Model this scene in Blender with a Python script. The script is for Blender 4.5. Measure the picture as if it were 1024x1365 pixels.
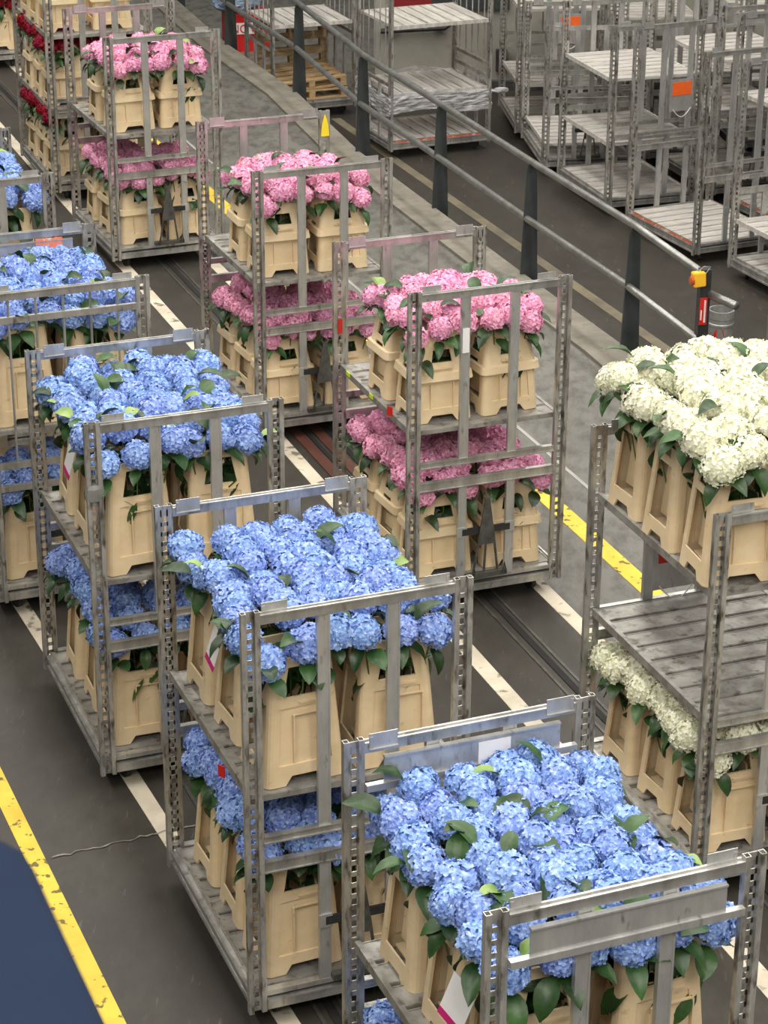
import bpy, bmesh, math, random
from mathutils import Vector, Matrix, Euler
for o in list(bpy.data.objects): bpy.data.objects.remove(o)
sc = bpy.context.scene
COL = sc.collection
R = math.radians

# ------------------------------------------------------------ camera
cam_d = bpy.data.cameras.new('camera'); cam = bpy.data.objects.new('camera', cam_d); COL.objects.link(cam)
cam_d.sensor_fit = 'VERTICAL'; cam_d.sensor_height = 36.0; cam_d.lens = 3084.2/1365*36.0
PIT, ROL, HC = R(23.973), R(.32), 6.625
up_ = Vector((0, math.sin(PIT), math.cos(PIT))); fw = Vector((0, math.cos(PIT), -math.sin(PIT))); rt = Vector((1, 0, 0))
rr = rt*math.cos(ROL) + up_*math.sin(ROL); uu = -rt*math.sin(ROL) + up_*math.cos(ROL)
cam.matrix_world = Matrix(((rr.x, uu.x, -fw.x, 0), (rr.y, uu.y, -fw.y, 0), (rr.z, uu.z, -fw.z, HC), (0, 0, 0, 1)))
cam_d.clip_start = .05; cam_d.clip_end = 200
cam_d.dof.use_dof = True; cam_d.dof.focus_distance = 11.0; cam_d.dof.aperture_fstop = 26
sc.camera = cam
# ------------------------------------------------------------ world, lamps, exposure
w = bpy.data.worlds.new('world'); sc.world = w; w.use_nodes = True
w.node_tree.nodes['Background'].inputs[0].default_value = (1.0, .97, .92, 1)
w.node_tree.nodes['Background'].inputs[1].default_value = .13
def area(x, y, z, sx, sy, e, rz=0, tilt=(0, 0), col=(1, .955, .88)):
    l = bpy.data.lights.new('hall_lamp', 'AREA'); l.shape = 'RECTANGLE'; l.size = sx; l.size_y = sy; l.energy = e; l.color = col
    o = bpy.data.objects.new('hall_lamp', l); COL.objects.link(o); o.location = (x, y, z); o.rotation_euler = (tilt[0], tilt[1], rz); return o
TH = R(21)
for k, (s, e) in enumerate(((-1.5, 800), (3.0, 1150), (7.5, 1250), (12.5, 1200))):
    q0 = 14
    area(s*math.cos(TH)-q0*math.sin(TH), s*math.sin(TH)+q0*math.cos(TH), 9.5, .9, 30, e, TH)
area(0, -1.0, 9.0, 14, 1.2, 700, 0, (R(38), 0))
sc.view_settings.view_transform = 'Standard'; sc.view_settings.look = 'None'
sc.view_settings.gamma = 1; sc.view_settings.use_curve_mapping = False
sc.view_settings.exposure = 0.2

# ------------------------------------------------------------ material helpers
def new_mat(name):
    m = bpy.data.materials.new(name); m.use_nodes = True
    nt = m.node_tree; b = nt.nodes['Principled BSDF']; return m, nt, b
def noise_mat(name, c1, c2, scale=4, rough=.6, metal=0, lo=.35, hi=.65, bump=0, stretch=(1, 1, 1), detail=5, c3=None, c3lo=.62, c3hi=.7, objrand=0, sc3=None):
    m, nt, b = new_mat(name); N = nt.nodes; L = nt.links
    tc = N.new('ShaderNodeTexCoord'); mp = N.new('ShaderNodeMapping'); mp.inputs['Scale'].default_value = stretch
    L.new(tc.outputs['Object'], mp.inputs[0])
    vec = mp.outputs[0]
    oi = N.new('ShaderNodeObjectInfo'); ad = N.new('ShaderNodeVectorMath'); ad.operation = 'ADD'
    mu = N.new('ShaderNodeMath'); mu.operation = 'MULTIPLY'; mu.inputs[1].default_value = 37
    L.new(oi.outputs['Random'], mu.inputs[0]); L.new(vec, ad.inputs[0]); L.new(mu.outputs[0], ad.inputs[1]); vec = ad.outputs[0]
    n = N.new('ShaderNodeTexNoise'); n.inputs['Scale'].default_value = scale; n.inputs['Detail'].default_value = detail; n.inputs['Roughness'].default_value = .6
    L.new(vec, n.inputs['Vector'])
    cr = N.new('ShaderNodeValToRGB'); e = cr.color_ramp.elements
    e[0].position = lo; e[0].color = (*c1, 1); e[1].position = hi; e[1].color = (*c2, 1)
    L.new(n.outputs['Fac'], cr.inputs[0]); out = cr.outputs[0]
    if c3:
        n2 = N.new('ShaderNodeTexNoise'); n2.inputs['Scale'].default_value = sc3 or scale*2.3; n2.inputs['Detail'].default_value = 6
        a2 = N.new('ShaderNodeVectorMath'); a2.operation = 'ADD'; a2.inputs[1].default_value = (7, 3, 11); L.new(vec, a2.inputs[0]); L.new(a2.outputs[0], n2.inputs['Vector'])
        c = N.new('ShaderNodeValToRGB'); c.color_ramp.elements[0].position = c3lo; c.color_ramp.elements[1].position = c3hi
        L.new(n2.outputs['Fac'], c.inputs[0])
        mx = N.new('ShaderNodeMix'); mx.data_type = 'RGBA'; L.new(c.outputs[0], mx.inputs['Factor']); L.new(out, mx.inputs['A']); mx.inputs['B'].default_value = (*c3, 1); out = mx.outputs['Result']
    if objrand:
        hs = N.new('ShaderNodeHueSaturation'); mr = N.new('ShaderNodeMapRange'); mr.inputs['To Min'].default_value = 1-objrand; mr.inputs['To Max'].default_value = 1+objrand
        L.new(oi.outputs['Random'], mr.inputs[0]); L.new(mr.outputs[0], hs.inputs['Value']); L.new(out, hs.inputs['Color']); out = hs.outputs[0]
    L.new(out, b.inputs['Base Color'])
    b.inputs['Roughness'].default_value = rough; b.inputs['Metallic'].default_value = metal
    if bump:
        bp = N.new('ShaderNodeBump'); bp.inputs['Strength'].default_value = bump; bp.inputs['Distance'].default_value = .01
        L.new(n.outputs['Fac'], bp.inputs['Height']); L.new(bp.outputs[0], b.inputs['Normal'])
    return m
M = {}
M['metal'] = noise_mat('aluminium', (.35, .345, .33), (.58, .575, .55), 9, .34, .70, .35, .62, .15, (1, 1, .35), c3=(.20, .19, .165), c3lo=.60, c3hi=.74)
M['post'] = noise_mat('worn_aluminium', (.32, .31, .285), (.55, .54, .51), 14, .36, .60, .38, .62, .2, (1, 1, .3), c3=(.13, .115, .095), c3lo=.52, c3hi=.68)
M['deck'] = noise_mat('deck_aluminium', (.24, .23, .21), (.44, .43, .40), 7, .5, .45, .35, .65, .2, (1, 1, 1), c3=(.13, .115, .095), c3lo=.55, c3hi=.7)
M['deck_clean'] = noise_mat('pale_deck_board', (.42, .40, .37), (.64, .61, .57), 6, .55, .1, .35, .65, .1, (.4, 3, 1), c3=(.25, .22, .19), c3lo=.6, c3hi=.72)
M['plate'] = noise_mat('dull_plate', (.42, .42, .41), (.58, .58, .565), 5, .34, .6, .3, .7, .1, (3, 1, 1), c3=(.26, .25, .23), c3lo=.62, c3hi=.76)
M['plastic'] = noise_mat('cream_plastic', (.72, .56, .345), (.81, .655, .43), 7, .42, 0, .35, .7, .03, (1, 1, 1.4), c3=(.46, .33, .18), c3lo=.66, c3hi=.80, objrand=.06)
M['plastic2'] = noise_mat('cream_plastic_collar', (.77, .61, .38), (.85, .70, .475), 7, .42, 0, .35, .7, .03, (1, 1, 1.4), c3=(.5, .36, .2), c3lo=.68, c3hi=.82, objrand=.05)
for k in ('plastic', 'plastic2'):
    b = M[k].node_tree.nodes['Principled BSDF']; b.inputs['Subsurface Weight'].default_value = .18; b.inputs['Subsurface Radius'].default_value = (.03, .015, .005)
M['rubber'] = noise_mat('black_rubber', (.012, .012, .012), (.03, .03, .028), 8, .6)
M['black'] = noise_mat('black_steel', (.02, .021, .022), (.045, .045, .045), 12, .5, .3)
M['dark'] = noise_mat('dark_steel', (.07, .072, .068), (.14, .14, .13), 12, .45, .5, c3=(.12, .06, .03), c3lo=.6, c3hi=.72)
M['leaf'] = noise_mat('hydrangea_leaf', (.014, .042, .010), (.034, .088, .020), 18, .42, 0, .35, .65, .2, objrand=.45)
M['leaf_pale'] = noise_mat('young_leaf', (.16, .26, .06), (.26, .36, .10), 18, .42, 0, .35, .65, .2)
M['stem'] = noise_mat('green_stem', (.05, .10, .02), (.10, .16, .04), 20, .5)
M['anthracite'] = noise_mat('anthracite_paint', (.028, .033, .034), (.045, .052, .052), 5, .45)
M['rail'] = noise_mat('galvanised_tube', (.22, .225, .215), (.34, .345, .33), 6, .36, .75, stretch=(1, 1, 1))
M['galv'] = noise_mat('galvanised_sheet', (.30, .31, .30), (.44, .45, .43), 12, .45, .6)
M['yellow'] = noise_mat('yellow_plastic', (.85, .45, .02), (.9, .5, .03), 5, .4)
M['amber'] = noise_mat('orange_lens', (.35, .06, .01), (.5, .10, .02), 5, .25)
M['red'] = noise_mat('red_label', (.55, .015, .012), (.62, .02, .015), 5, .5)
M['orange'] = noise_mat('orange_label', (.78, .11, .012), (.86, .14, .02), 6, .5)
M['salmon'] = noise_mat('worn_orange_label', (.80, .20, .10), (.86, .30, .18), 14, .5, c3=(.7, .6, .55), c3lo=.62, c3hi=.66)
M['white'] = noise_mat('white_card', (.74, .73, .72), (.82, .81, .80), 5, .5)
M['magenta'] = noise_mat('magenta_print', (.50, .01, .14), (.55, .015, .17), 5, .5)
M['navy'] = noise_mat('navy_cover', (.007, .013, .030), (.009, .016, .036), 3, .9)
M['navy'].node_tree.nodes['Principled BSDF'].inputs['Specular IOR Level'].default_value = .1
M['wood'] = noise_mat('pallet_wood', (.34, .22, .10), (.55, .39, .21), 6, .75, 0, .35, .65, .2, (1, 6, 6))
M['wood_dark'] = noise_mat('old_pallet_wood', (.22, .155, .085), (.38, .28, .16), 6, .75, 0, .35, .65, .2, (1, 6, 6))
M['red_plastic'] = noise_mat('red_crate_plastic', (.55, .01, .012), (.62, .015, .015), 5, .4)
M['bag'] = noise_mat('blue_grey_plastic_bag', (.13, .19, .28), (.22, .29, .38), 9, .25)
M['redstripe'] = noise_mat('red_edge_strip', (.42, .08, .03), (.55, .12, .05), 9, .55, c3=(.45, .4, .33), c3lo=.55, c3hi=.6)
M['darkred'] = noise_mat('dark_red_panel', (.20, .008, .012), (.23, .01, .015), 5, .5)
M['yellowtag'] = noise_mat('yellow_tag', (.85, .66, .02), (.9, .7, .03), 5, .5)
M['lime'] = noise_mat('lime_marker', (.55, .75, .02), (.6, .8, .03), 5, .5)

def petal(name, c1, c2, c3, rnd_hue=.012, rnd_val=.10, trans=.25):
    m, nt, b = new_mat(name); N = nt.nodes; L = nt.links
    tc = N.new('ShaderNodeTexCoord'); oi = N.new('ShaderNodeObjectInfo')
    n = N.new('ShaderNodeTexNoise'); n.inputs['Scale'].default_value = 55; n.inputs['Detail'].default_value = 3
    L.new(tc.outputs['Object'], n.inputs['Vector'])
    cr = N.new('ShaderNodeValToRGB'); e = cr.color_ramp.elements
    e[0].position = .32; e[0].color = (*c1, 1); e[1].position = .56; e[1].color = (*c2, 1); e2 = e.new(.72); e2.color = (*c3, 1)
    L.new(n.outputs['Fac'], cr.inputs[0])
    hs = N.new('ShaderNodeHueSaturation')
    mr = N.new('ShaderNodeMapRange'); mr.inputs['To Min'].default_value = .5-rnd_hue; mr.inputs['To Max'].default_value = .5+rnd_hue
    L.new(oi.outputs['Random'], mr.inputs[0]); L.new(mr.outputs[0], hs.inputs['Hue'])
    m2 = N.new('ShaderNodeMath'); m2.operation = 'FRACT'; m3 = N.new('ShaderNodeMath'); m3.operation = 'MULTIPLY'; m3.inputs[1].default_value = 17.3
    L.new(oi.outputs['Random'], m3.inputs[0]); L.new(m3.outputs[0], m2.inputs[0])
    mr2 = N.new('ShaderNodeMapRange'); mr2.inputs['To Min'].default_value = 1-rnd_val; mr2.inputs['To Max'].default_value = 1+rnd_val
    L.new(m2.outputs[0], mr2.inputs[0]); L.new(mr2.outputs[0], hs.inputs['Value'])
    L.new(cr.outputs[0], hs.inputs['Color']); L.new(hs.outputs[0], b.inputs['Base Color'])
    b.inputs['Roughness'].default_value = .55; b.inputs['Specular IOR Level'].default_value = .3
    tr = N.new('ShaderNodeBsdfTranslucent'); L.new(hs.outputs[0], tr.inputs[0])
    mx = N.new('ShaderNodeMixShader'); mx.inputs[0].default_value = trans
    out = N['Material Output']; L.new(b.outputs[0], mx.inputs[1]); L.new(tr.outputs[0], mx.inputs[2]); L.new(mx.outputs[0], out.inputs[0])
    return m
M['blue'] = petal('blue_petal', (.165, .275, .64), (.33, .475, .84), (.63, .73, .94), .008, .07, .15)  # crease shade and highlights are put into the darkest and palest tones
M['pink'] = petal('pink_petal', (.76, .26, .46), (.90, .48, .66), (.95, .72, .82), .008, .06, .15)  # palest tone paints the petal highlights into the colour
M['whitefl'] = petal('white_petal', (.78, .78, .52), (.88, .88, .74), (.92, .92, .86), .01, .04)
M['redfl'] = petal('dark_red_petal', (.16, .002, .012), (.30, .004, .022), (.48, .02, .06), .006, .15, .12)

# ------------------------------------------------------------ mesh helpers
class MB:
    def __init__(s): s.v = []; s.f = []; s.m = []
    def add(s, vs, fs, mi=0):
        b = len(s.v); s.v += [tuple(v) for v in vs]; s.f += [tuple(b+i for i in f) for f in fs]; s.m += [mi]*len(fs); return s
    def box(s, c, d, rz=0, mat=None, mi=0):
        hx, hy, hz = d[0]/2, d[1]/2, d[2]/2
        vs = [Vector((x, y, z)) for z in (-hz, hz) for x, y in ((-hx, -hy), (hx, -hy), (hx, hy), (-hx, hy))]
        if rz: r = Matrix.Rotation(rz, 3, 'Z'); vs = [r @ v for v in vs]
        if mat: vs = [mat @ v for v in vs]
        vs = [v+Vector(c) for v in vs]
        return s.add(vs, [(3, 2, 1, 0), (4, 5, 6, 7), (0, 1, 5, 4), (1, 2, 6, 5), (2, 3, 7, 6), (3, 0, 4, 7)], mi)
    def bb(s, x0, x1, y0, y1, z0, z1, mi=0):
        return s.box(((x0+x1)/2, (y0+y1)/2, (z0+z1)/2), (x1-x0, y1-y0, z1-z0), mi=mi)
    def tube(s, pts, r, n=8, mi=0, caps=True):
        pts = [Vector(p) for p in pts]; rs = r if isinstance(r, (list, tuple)) else [r]*len(pts)
        vs = []; fs = []
        for i, p in enumerate(pts):
            d = (pts[min(i+1, len(pts)-1)]-pts[max(i-1, 0)]).normalized()
            a = d.orthogonal().normalized() if abs(d.z) > .99 else d.cross(Vector((0, 0, 1))).normalized()
            b = d.cross(a)
            for k in range(n):
                t = 2*math.pi*k/n; vs.append(p+(a*math.cos(t)+b*math.sin(t))*rs[i])
        for i in range(len(pts)-1):
            for k in range(n): fs.append((i*n+k, i*n+(k+1) % n, (i+1)*n+(k+1) % n, (i+1)*n+k))
        if caps: fs.append(tuple(range(n))[::-1]); fs.append(tuple((len(pts)-1)*n+k for k in range(n)))
        return s.add(vs, fs, mi)
    def loft(s, rings, mi=0, caps=True):
        n = len(rings[0]); vs = [v for r in rings for v in r]; fs = []
        for i in range(len(rings)-1):
            for k in range(n): fs.append((i*n+k, i*n+(k+1) % n, (i+1)*n+(k+1) % n, (i+1)*n+k))
        if caps: fs.append(tuple(range(n))[::-1]); fs.append(tuple((len(rings)-1)*n+k for k in range(n)))
        return s.add(vs, fs, mi)
    def mesh(s, name, mats, smooth=False):
        me = bpy.data.meshes.new(name); me.from_pydata(s.v, [], s.f)
        for m in (mats if isinstance(mats, (list, tuple)) else [mats]): me.materials.append(M[m] if isinstance(m, str) else m)
        if any(s.m): me.polygons.foreach_set('material_index', s.m)
        bm = bmesh.new(); bm.from_mesh(me); bmesh.ops.recalc_face_normals(bm, faces=bm.faces[:]); bm.to_mesh(me); bm.free()
        if smooth: me.polygons.foreach_set('use_smooth', [True]*len(me.polygons))
        me.update(); return me
def obj(name, me, parent=None, loc=(0, 0, 0), rot=(0, 0, 0), scale=(1, 1, 1), kind=None, label=None):
    o = bpy.data.objects.new(name, me); COL.objects.link(o)
    o.location = loc; o.rotation_euler = rot; o.scale = scale
    if parent: o.parent = parent
    if kind: o['kind'] = kind
    if label: o['label'] = label
    return o
def tag(o, label, cat, group=None, kind=None):
    o['label'] = label; o['category'] = cat
    if group: o['group'] = group
    if kind: o['kind'] = kind
    return o
def thing(name, label, cat, loc=(0, 0, 0), rz=0, group=None):
    return tag(obj(name, None, loc=loc, rot=(0, 0, rz)), label, cat, group)
def bevel(me, w, seg=1):
    bm = bmesh.new(); bm.from_mesh(me)
    bmesh.ops.bevel(bm, geom=bm.edges[:], offset=w, segments=seg, affect='EDGES', clamp_overlap=True)
    bm.to_mesh(me); bm.free(); return me
CS, SN = math.cos(TH), math.sin(TH)
def sq(s, q, z=0): return Vector((s*CS-q*SN, s*SN+q*CS, z))

# ------------------------------------------------------------ floor
def floor_material(lowf=False):
    m, nt, b = new_mat('hall_floor'); N = nt.nodes; L = nt.links
    tc = N.new('ShaderNodeTexCoord')
    def noise(scale, st=(1, 1, 1), detail=8, rough=.65):
        mp = N.new('ShaderNodeMapping'); mp.inputs['Rotation'].default_value = (0, 0, -TH); mp.inputs['Scale'].default_value = st
        mp.vector_type = 'POINT'; L.new(tc.outputs['Object'], mp.inputs[0])
        n = N.new('ShaderNodeTexNoise'); n.inputs['Scale'].default_value = scale; n.inputs['Detail'].default_value = detail; n.inputs['Roughness'].default_value = rough
        L.new(mp.outputs[0], n.inputs['Vector']); return n.outputs['Fac']
    def ramp(src, stops):
        c = N.new('ShaderNodeValToRGB'); e = c.color_ramp.elements
        while len(e) < len(stops): e.new(.5)
        for el, (p, col) in zip(e, stops): el.position = p; el.color = (*col, 1)
        L.new(src, c.inputs[0]); return c.outputs[0]
    def mix(f, a, bb, mode='MIX'):
        x = N.new('ShaderNodeMix'); x.data_type = 'RGBA'; x.blend_type = mode
        if isinstance(f, float): x.inputs['Factor'].default_value = f
        else: L.new(f, x.inputs['Factor'])
        for s_, v in (('A', a), ('B', bb)):
            if isinstance(v, tuple): x.inputs[s_].default_value = (*v, 1)
            else: L.new(v, x.inputs[s_])
        return x.outputs['Result']
    sep = N.new('ShaderNodeSeparateXYZ'); mp = N.new('ShaderNodeMapping'); mp.inputs['Rotation'].default_value = (0, 0, -TH)
    L.new(tc.outputs['Object'], mp.inputs[0]); L.new(mp.outputs[0], sep.inputs[0])
    def step(out, lo, hi):
        r = N.new('ShaderNodeMapRange'); r.inputs['From Min'].default_value = lo; r.inputs['From Max'].default_value = hi; L.new(out, r.inputs[0]); return r.outputs[0]
    S, Q = sep.outputs['X'], sep.outputs['Y']
    big = noise(1.3, (1, .6, 1)); fine = noise(9, (1, .5, 1)); scr = noise(5, (6, .8, 1), 6)
    dark = ramp(big, [(.3, (.023, .020, .016)), (.7, (.062, .056, .045))])
    grey = ramp(big, [(.3, (.112, .109, .096)), (.7, (.172, .168, .148))])
    brown = ramp(big, [(.3, (.030, .026, .021)), (.7, (.047, .041, .033))])
    c = mix(step(S, 5.85, 6.0), dark, grey)
    if lowf: c = brown
    far = N.new('ShaderNodeMath'); far.operation = 'MULTIPLY'; L.new(step(S, 6.0, 9.6), far.inputs[0]); L.new(step(Q, 27.5, 29.5), far.inputs[1])
    c = mix(far.outputs[0], c, (.19, .185, .16))
    c = mix(step(fine, .45, .62), c, mix(.5, c, (.026, .023, .018)))
    c = mix(step(scr, .62, .74), c, mix(.22, c, (.42, .39, .33)))
    L.new(c, b.inputs['Base Color'])
    rr_ = N.new('ShaderNodeMapRange'); rr_.inputs['To Min'].default_value = .38; rr_.inputs['To Max'].default_value = .62; L.new(big, rr_.inputs[0]); L.new(rr_.outputs[0], b.inputs['Roughness'])
    bp = N.new('ShaderNodeBump'); bp.inputs['Strength'].default_value = .15; bp.inputs['Distance'].default_value = .01; L.new(fine, bp.inputs['Height']); L.new(bp.outputs[0], b.inputs['Normal'])
    return m
M['floor'] = floor_material(); M['floor_low'] = floor_material(True)
M['cream'] = noise_mat('cream_lane_paint', (.46, .41, .32), (.66, .59, .47), 3, .6, 0, .3, .6, .1, c3=(.16, .14, .11), c3lo=.60, c3hi=.68, sc3=9)
M['yelpaint'] = noise_mat('worn_yellow_paint', (.62, .42, .03), (.83, .60, .06), 3, .55, 0, .3, .6, .1, c3=(.16, .12, .03), c3lo=.60, c3hi=.64, sc3=16)
M['faint'] = noise_mat('faded_line_paint', (.12, .105, .075), (.20, .17, .11), 3, .6)
M['thinwhite'] = noise_mat('thin_white_paint', (.26, .26, .245), (.36, .36, .34), 3, .6)
M['kerb'] = noise_mat('kerb_concrete', (.14, .128, .105), (.22, .20, .165), 4, .75, 0, .3, .65, .2, c3=(.13, .115, .09), c3lo=.56, c3hi=.74)
M['slot'] = noise_mat('slot_black', (.006, .006, .006), (.012, .012, .012), 5, .8)
M['brownsteel'] = noise_mat('rusty_track_plate', (.085, .030, .022), (.14, .055, .04), 4, .5, .2, stretch=(1, 1, 1))
M['seam'] = noise_mat('pale_crack_filler', (.12, .115, .095), (.26, .25, .215), 9, .8, 0, .4, .6)
DROP = .70; KH = (HC+DROP)/HC          # the hall floor right of the guard rail lies lower
EDGE = [(5.9, 8.0), (3.35, 14.6), (2.42, 17.0), (2.01, 18.28), (1.27, 20.21), (.50, 22.30), (-.29, 24.43), (-1.07, 27.1), (-2.04, 29.6), (-2.94, 32.4), (-9.5, 50), (-13.2, 60)]
fl = MB(); pts = [(-22, -6, 0), (11.1, -6, 0)]+[(x, y, 0) for x, y in EDGE]+[(-22, 60, 0)]
n_ = len(pts); fl.add(pts, [tuple(range(n_))])
lowp = [(x, y, -DROP) for x, y, z in pts[1:-1]]; top_ = pts[1:-1]
fl.add(top_+lowp, [(i, i+1, len(top_)+i+1, len(top_)+i) for i in range(len(top_)-1)])
obj('floor', fl.mesh('floor', 'floor'), kind='structure')
fl = MB(); fl.add([(-22, -6, -DROP), (34, -6, -DROP), (34, 60, -DROP), (-22, 60, -DROP)], [(0, 1, 2, 3)])
obj('floor', fl.mesh('floor', 'floor_low'), kind='structure')
_tn = [0]
def strip(s0, s1, q0, q1, mat, z=.004, ztop=None, ds=0):
    _tn[0] += 1; m = MB(); zt = ztop or z
    P = [sq(s0, q0), sq(s1, q0), sq(s1+ds, q1), sq(s0+ds, q1)]
    m.loft([[p+Vector((0, 0, -.002)) for p in P], [p+Vector((0, 0, zt)) for p in P]])
    return obj('trim_%d' % _tn[0], m.mesh('trim', mat), kind='structure')
strip(2.05, 2.15, 5.5, 14, 'yelpaint', ds=-.15)
strip(2.78, 2.88, 8, 14, 'cream', ds=-.24); strip(2.54, 2.64, 14, 45, 'cream')
strip(3.42, 3.53, 4, 45, 'cream')
strip(5.02, 5.13, 4, 45, 'cream')
strip(5.82, 5.93, 4, 45, 'cream')
strip(6.45, 6.59, 4, 40, 'yelpaint')
strip(6.86, 6.89, 4, 40, 'thinwhite')
for s in (3.01, 5.465): strip(s, s+.045, 4, 45, 'slot', .006)
for s in (2.955, 3.085, 5.405, 5.54): strip(s, s+.018, 4, 45, 'dark', .006)
strip(5.20, 5.29, 14.55, 16.6, 'brownsteel', .008); strip(5.36, 5.44, 14.55, 16.6, 'brownsteel', .008)
strip(5.30, 5.33, 14.55, 16.6, 'slot', .008)
_tn[0] += 1; kb = MB(); A_ = [Vector((x, y, 0)) for x, y in EDGE[1:-1]]
SD = sq(-.36, 0); dn = Vector((0, 0, -DROP+.01)); u_ = Vector((0, 0, .03))
kb.loft([[p+SD, p+SD+u_, p+u_*.9, p+Vector((.012, .004, .01)), p+dn+Vector((.012, .004, 0)), p+dn] for p in A_])
obj('trim_%d' % _tn[0], kb.mesh('kerb', 'kerb'), kind='structure')
fs_ = strip(9.62, 9.74, 4, 27, 'faint'); fs_.location.z = -DROP
# pale crack across the near floor
rng = random.Random(5)
def crack(p, q, wd, n=26, amp=.012):
    _tn[0] += 1; m = MB(); p = Vector(p); q = Vector(q); d = (q-p); nrm = Vector((-d.y, d.x, 0)).normalized(); a = []; b = []
    for i in range(n+1):
        c = p+d*i/n+nrm*rng.uniform(-amp, amp); ww = wd*rng.uniform(.4, 1.3); a.append(c+nrm*ww); b.append(c-nrm*ww)
    vs = a+b; m.add([(v.x, v.y, .005) for v in vs], [(i, i+1, n+2+i, n+1+i) for i in range(n)])
    obj('trim_%d' % _tn[0], m.mesh('trim', 'seam'), kind='structure')
crack(sq(2.1, 10.32), sq(2.95, 10.38), .006)
crack(sq(1.0, 12.75), sq(2.2, 12.95), .004)
crack(sq(2.9, 10.38), sq(5.0, 10.5), .003)

# ------------------------------------------------------------ wall
M['concrete'] = noise_mat('dock_concrete', (.26, .25, .21), (.38, .365, .32), 1.2, .8, 0, .3, .7, .2, c3=(.15, .14, .115), c3lo=.58, c3hi=.75)
wm = MB(); wm.bb(-.15, 10.5, 30.3, 30.6, -DROP, 3.2)
obj('wall_back', wm.mesh('wall', 'concrete'), kind='structure')
wm = MB(); wm.bb(-.15, 10.5, 30.2, 30.3, -DROP, -DROP+.12)
obj('baseboard_back', wm.mesh('wall', 'dark'), kind='structure')

# ------------------------------------------------------------ trolleys
_cache = {}
def cached(key, fn):
    if key not in _cache: _cache[key] = fn()
    return _cache[key]
def post_mesh(H, inner):            # double tube upright joined by a slotted web; inner = +1 web on +Y side
    m = MB(); t = .024; off = .0315
    for sx in (-1, 1):
        cx = sx*off
        # square hollow tube, open top
        o = [(-t/2, -t/2), (t/2, -t/2), (t/2, t/2), (-t/2, t/2)]; i_ = [(x*.72, y*.72) for x, y in o]
        def ring(pts, z): return [Vector((cx+x*1.0, y*1.25, z)) for x, y in pts]
        m.loft([ring(i_, H-.25), ring(i_, H), ring(o, H), ring(o, .1)], caps=False)
        m.add(ring(o, .1), [(0, 1, 2, 3)])
    y = inner*.011
    m.bb(-off+t/2, off-t/2, y-.0025, y+.0025, H-.055, H)
    z = .1
    while z < H-.06:
        m.bb(-off+t/2, off-t/2, y-.0025, y+.0025, z, z+.022); z += .052
    m.bb(-off+t/2, -.0115, y-.0025, y+.0025, .1, H-.02); m.bb(.0115, off-t/2, y-.0025, y+.0025, .1, H-.02)
    return m.mesh('post', 'post')
def deck_mesh(L, W, n, th=.028, x_in=0):
    m = MB(); g = .018; d = (L-.05)/n
    for i in range(n):
        y0 = .025+i*d; m.bb(-W/2, W/2, y0+g/2, y0+d-g/2, -th, 0)
        m.bb(-W/2, W/2, y0+g/2+.004, y0+g/2+.010, 0, .003); m.bb(-W/2, W/2, y0+d-g/2-.010, y0+d-g/2-.004, 0, .003)
    for sx in (-1, 1):
        m.bb(sx*W/2-.012, sx*W/2+.012, .02, L-.02, -th-.012, .004)
    for y0 in (.35*L, .65*L): m.bb(-W/2, W/2, y0-.02, y0+.02, -th-.02, -th)
    return m.mesh('deck', 'deck')
def side_rail_mesh(L):
    m = MB(); m.bb(-.018, .018, .02, L-.02, .115, .195)
    for z, dx in ((.125, .028), (.16, .024), (.19, .03)): m.bb(-dx, dx, .02, L-.02, z-.008, z+.008)
    m.bb(-.006, .006, .03, L-.03, .195, .222)
    return m.mesh('side_rail', 'metal')
def wheel_meshes():
    f = MB(); f.bb(-.03, .03, -.04, .03, .098, .118); f.bb(-.027, -.022, -.03, .02, .05, .1); f.bb(.022, .027, -.03, .02, .05, .1)
    w_ = MB(); n = 18
    w_.loft([[Vector((x, r*math.cos(2*math.pi*k/n), .055+r*math.sin(2*math.pi*k/n))) for k in range(n)] for x, r in ((-.018, .045), (-.014, .055), (.014, .055), (.018, .045))])
    return w_.mesh('wheel', 'rubber'), f.mesh('fork', 'black')
WHEEL, FORK = wheel_meshes()
def coupling_mesh():
    m = MB()
    m.loft([[Vector((x, y, z)) for x, y in ((-hw, -.006), (hw, -.006), (hw, .006), (-hw, .006))] for z, hw in ((.44, .062), (.50, .055), (.72, .020), (.76, .016))])
    m.tube([(-.012, 0, .75), (-.026, 0, .775), (-.02, 0, .80)], .006, 6); m.tube([(.012, 0, .75), (.026, 0, .775), (.022, 0, .795)], .006, 6)
    for x0, x1 in ((-.055, -.085), (-.005, -.01), (.055, .085)): m.tube([(x0, 0, .45), (x1, .01, .24)], .008, 6)
    m.bb(-.14, .14, -.02, .02, .215, .245); m.tube([(-.11, -.03, .23), (-.10, -.045, .30), (-.09, -.03, .23)], .008, 6)
    m.tube([(.10, -.03, .23), (.11, -.045, .31), (.13, -.03, .23)], .008, 6)
    return m.mesh('coupling', 'dark')
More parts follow.
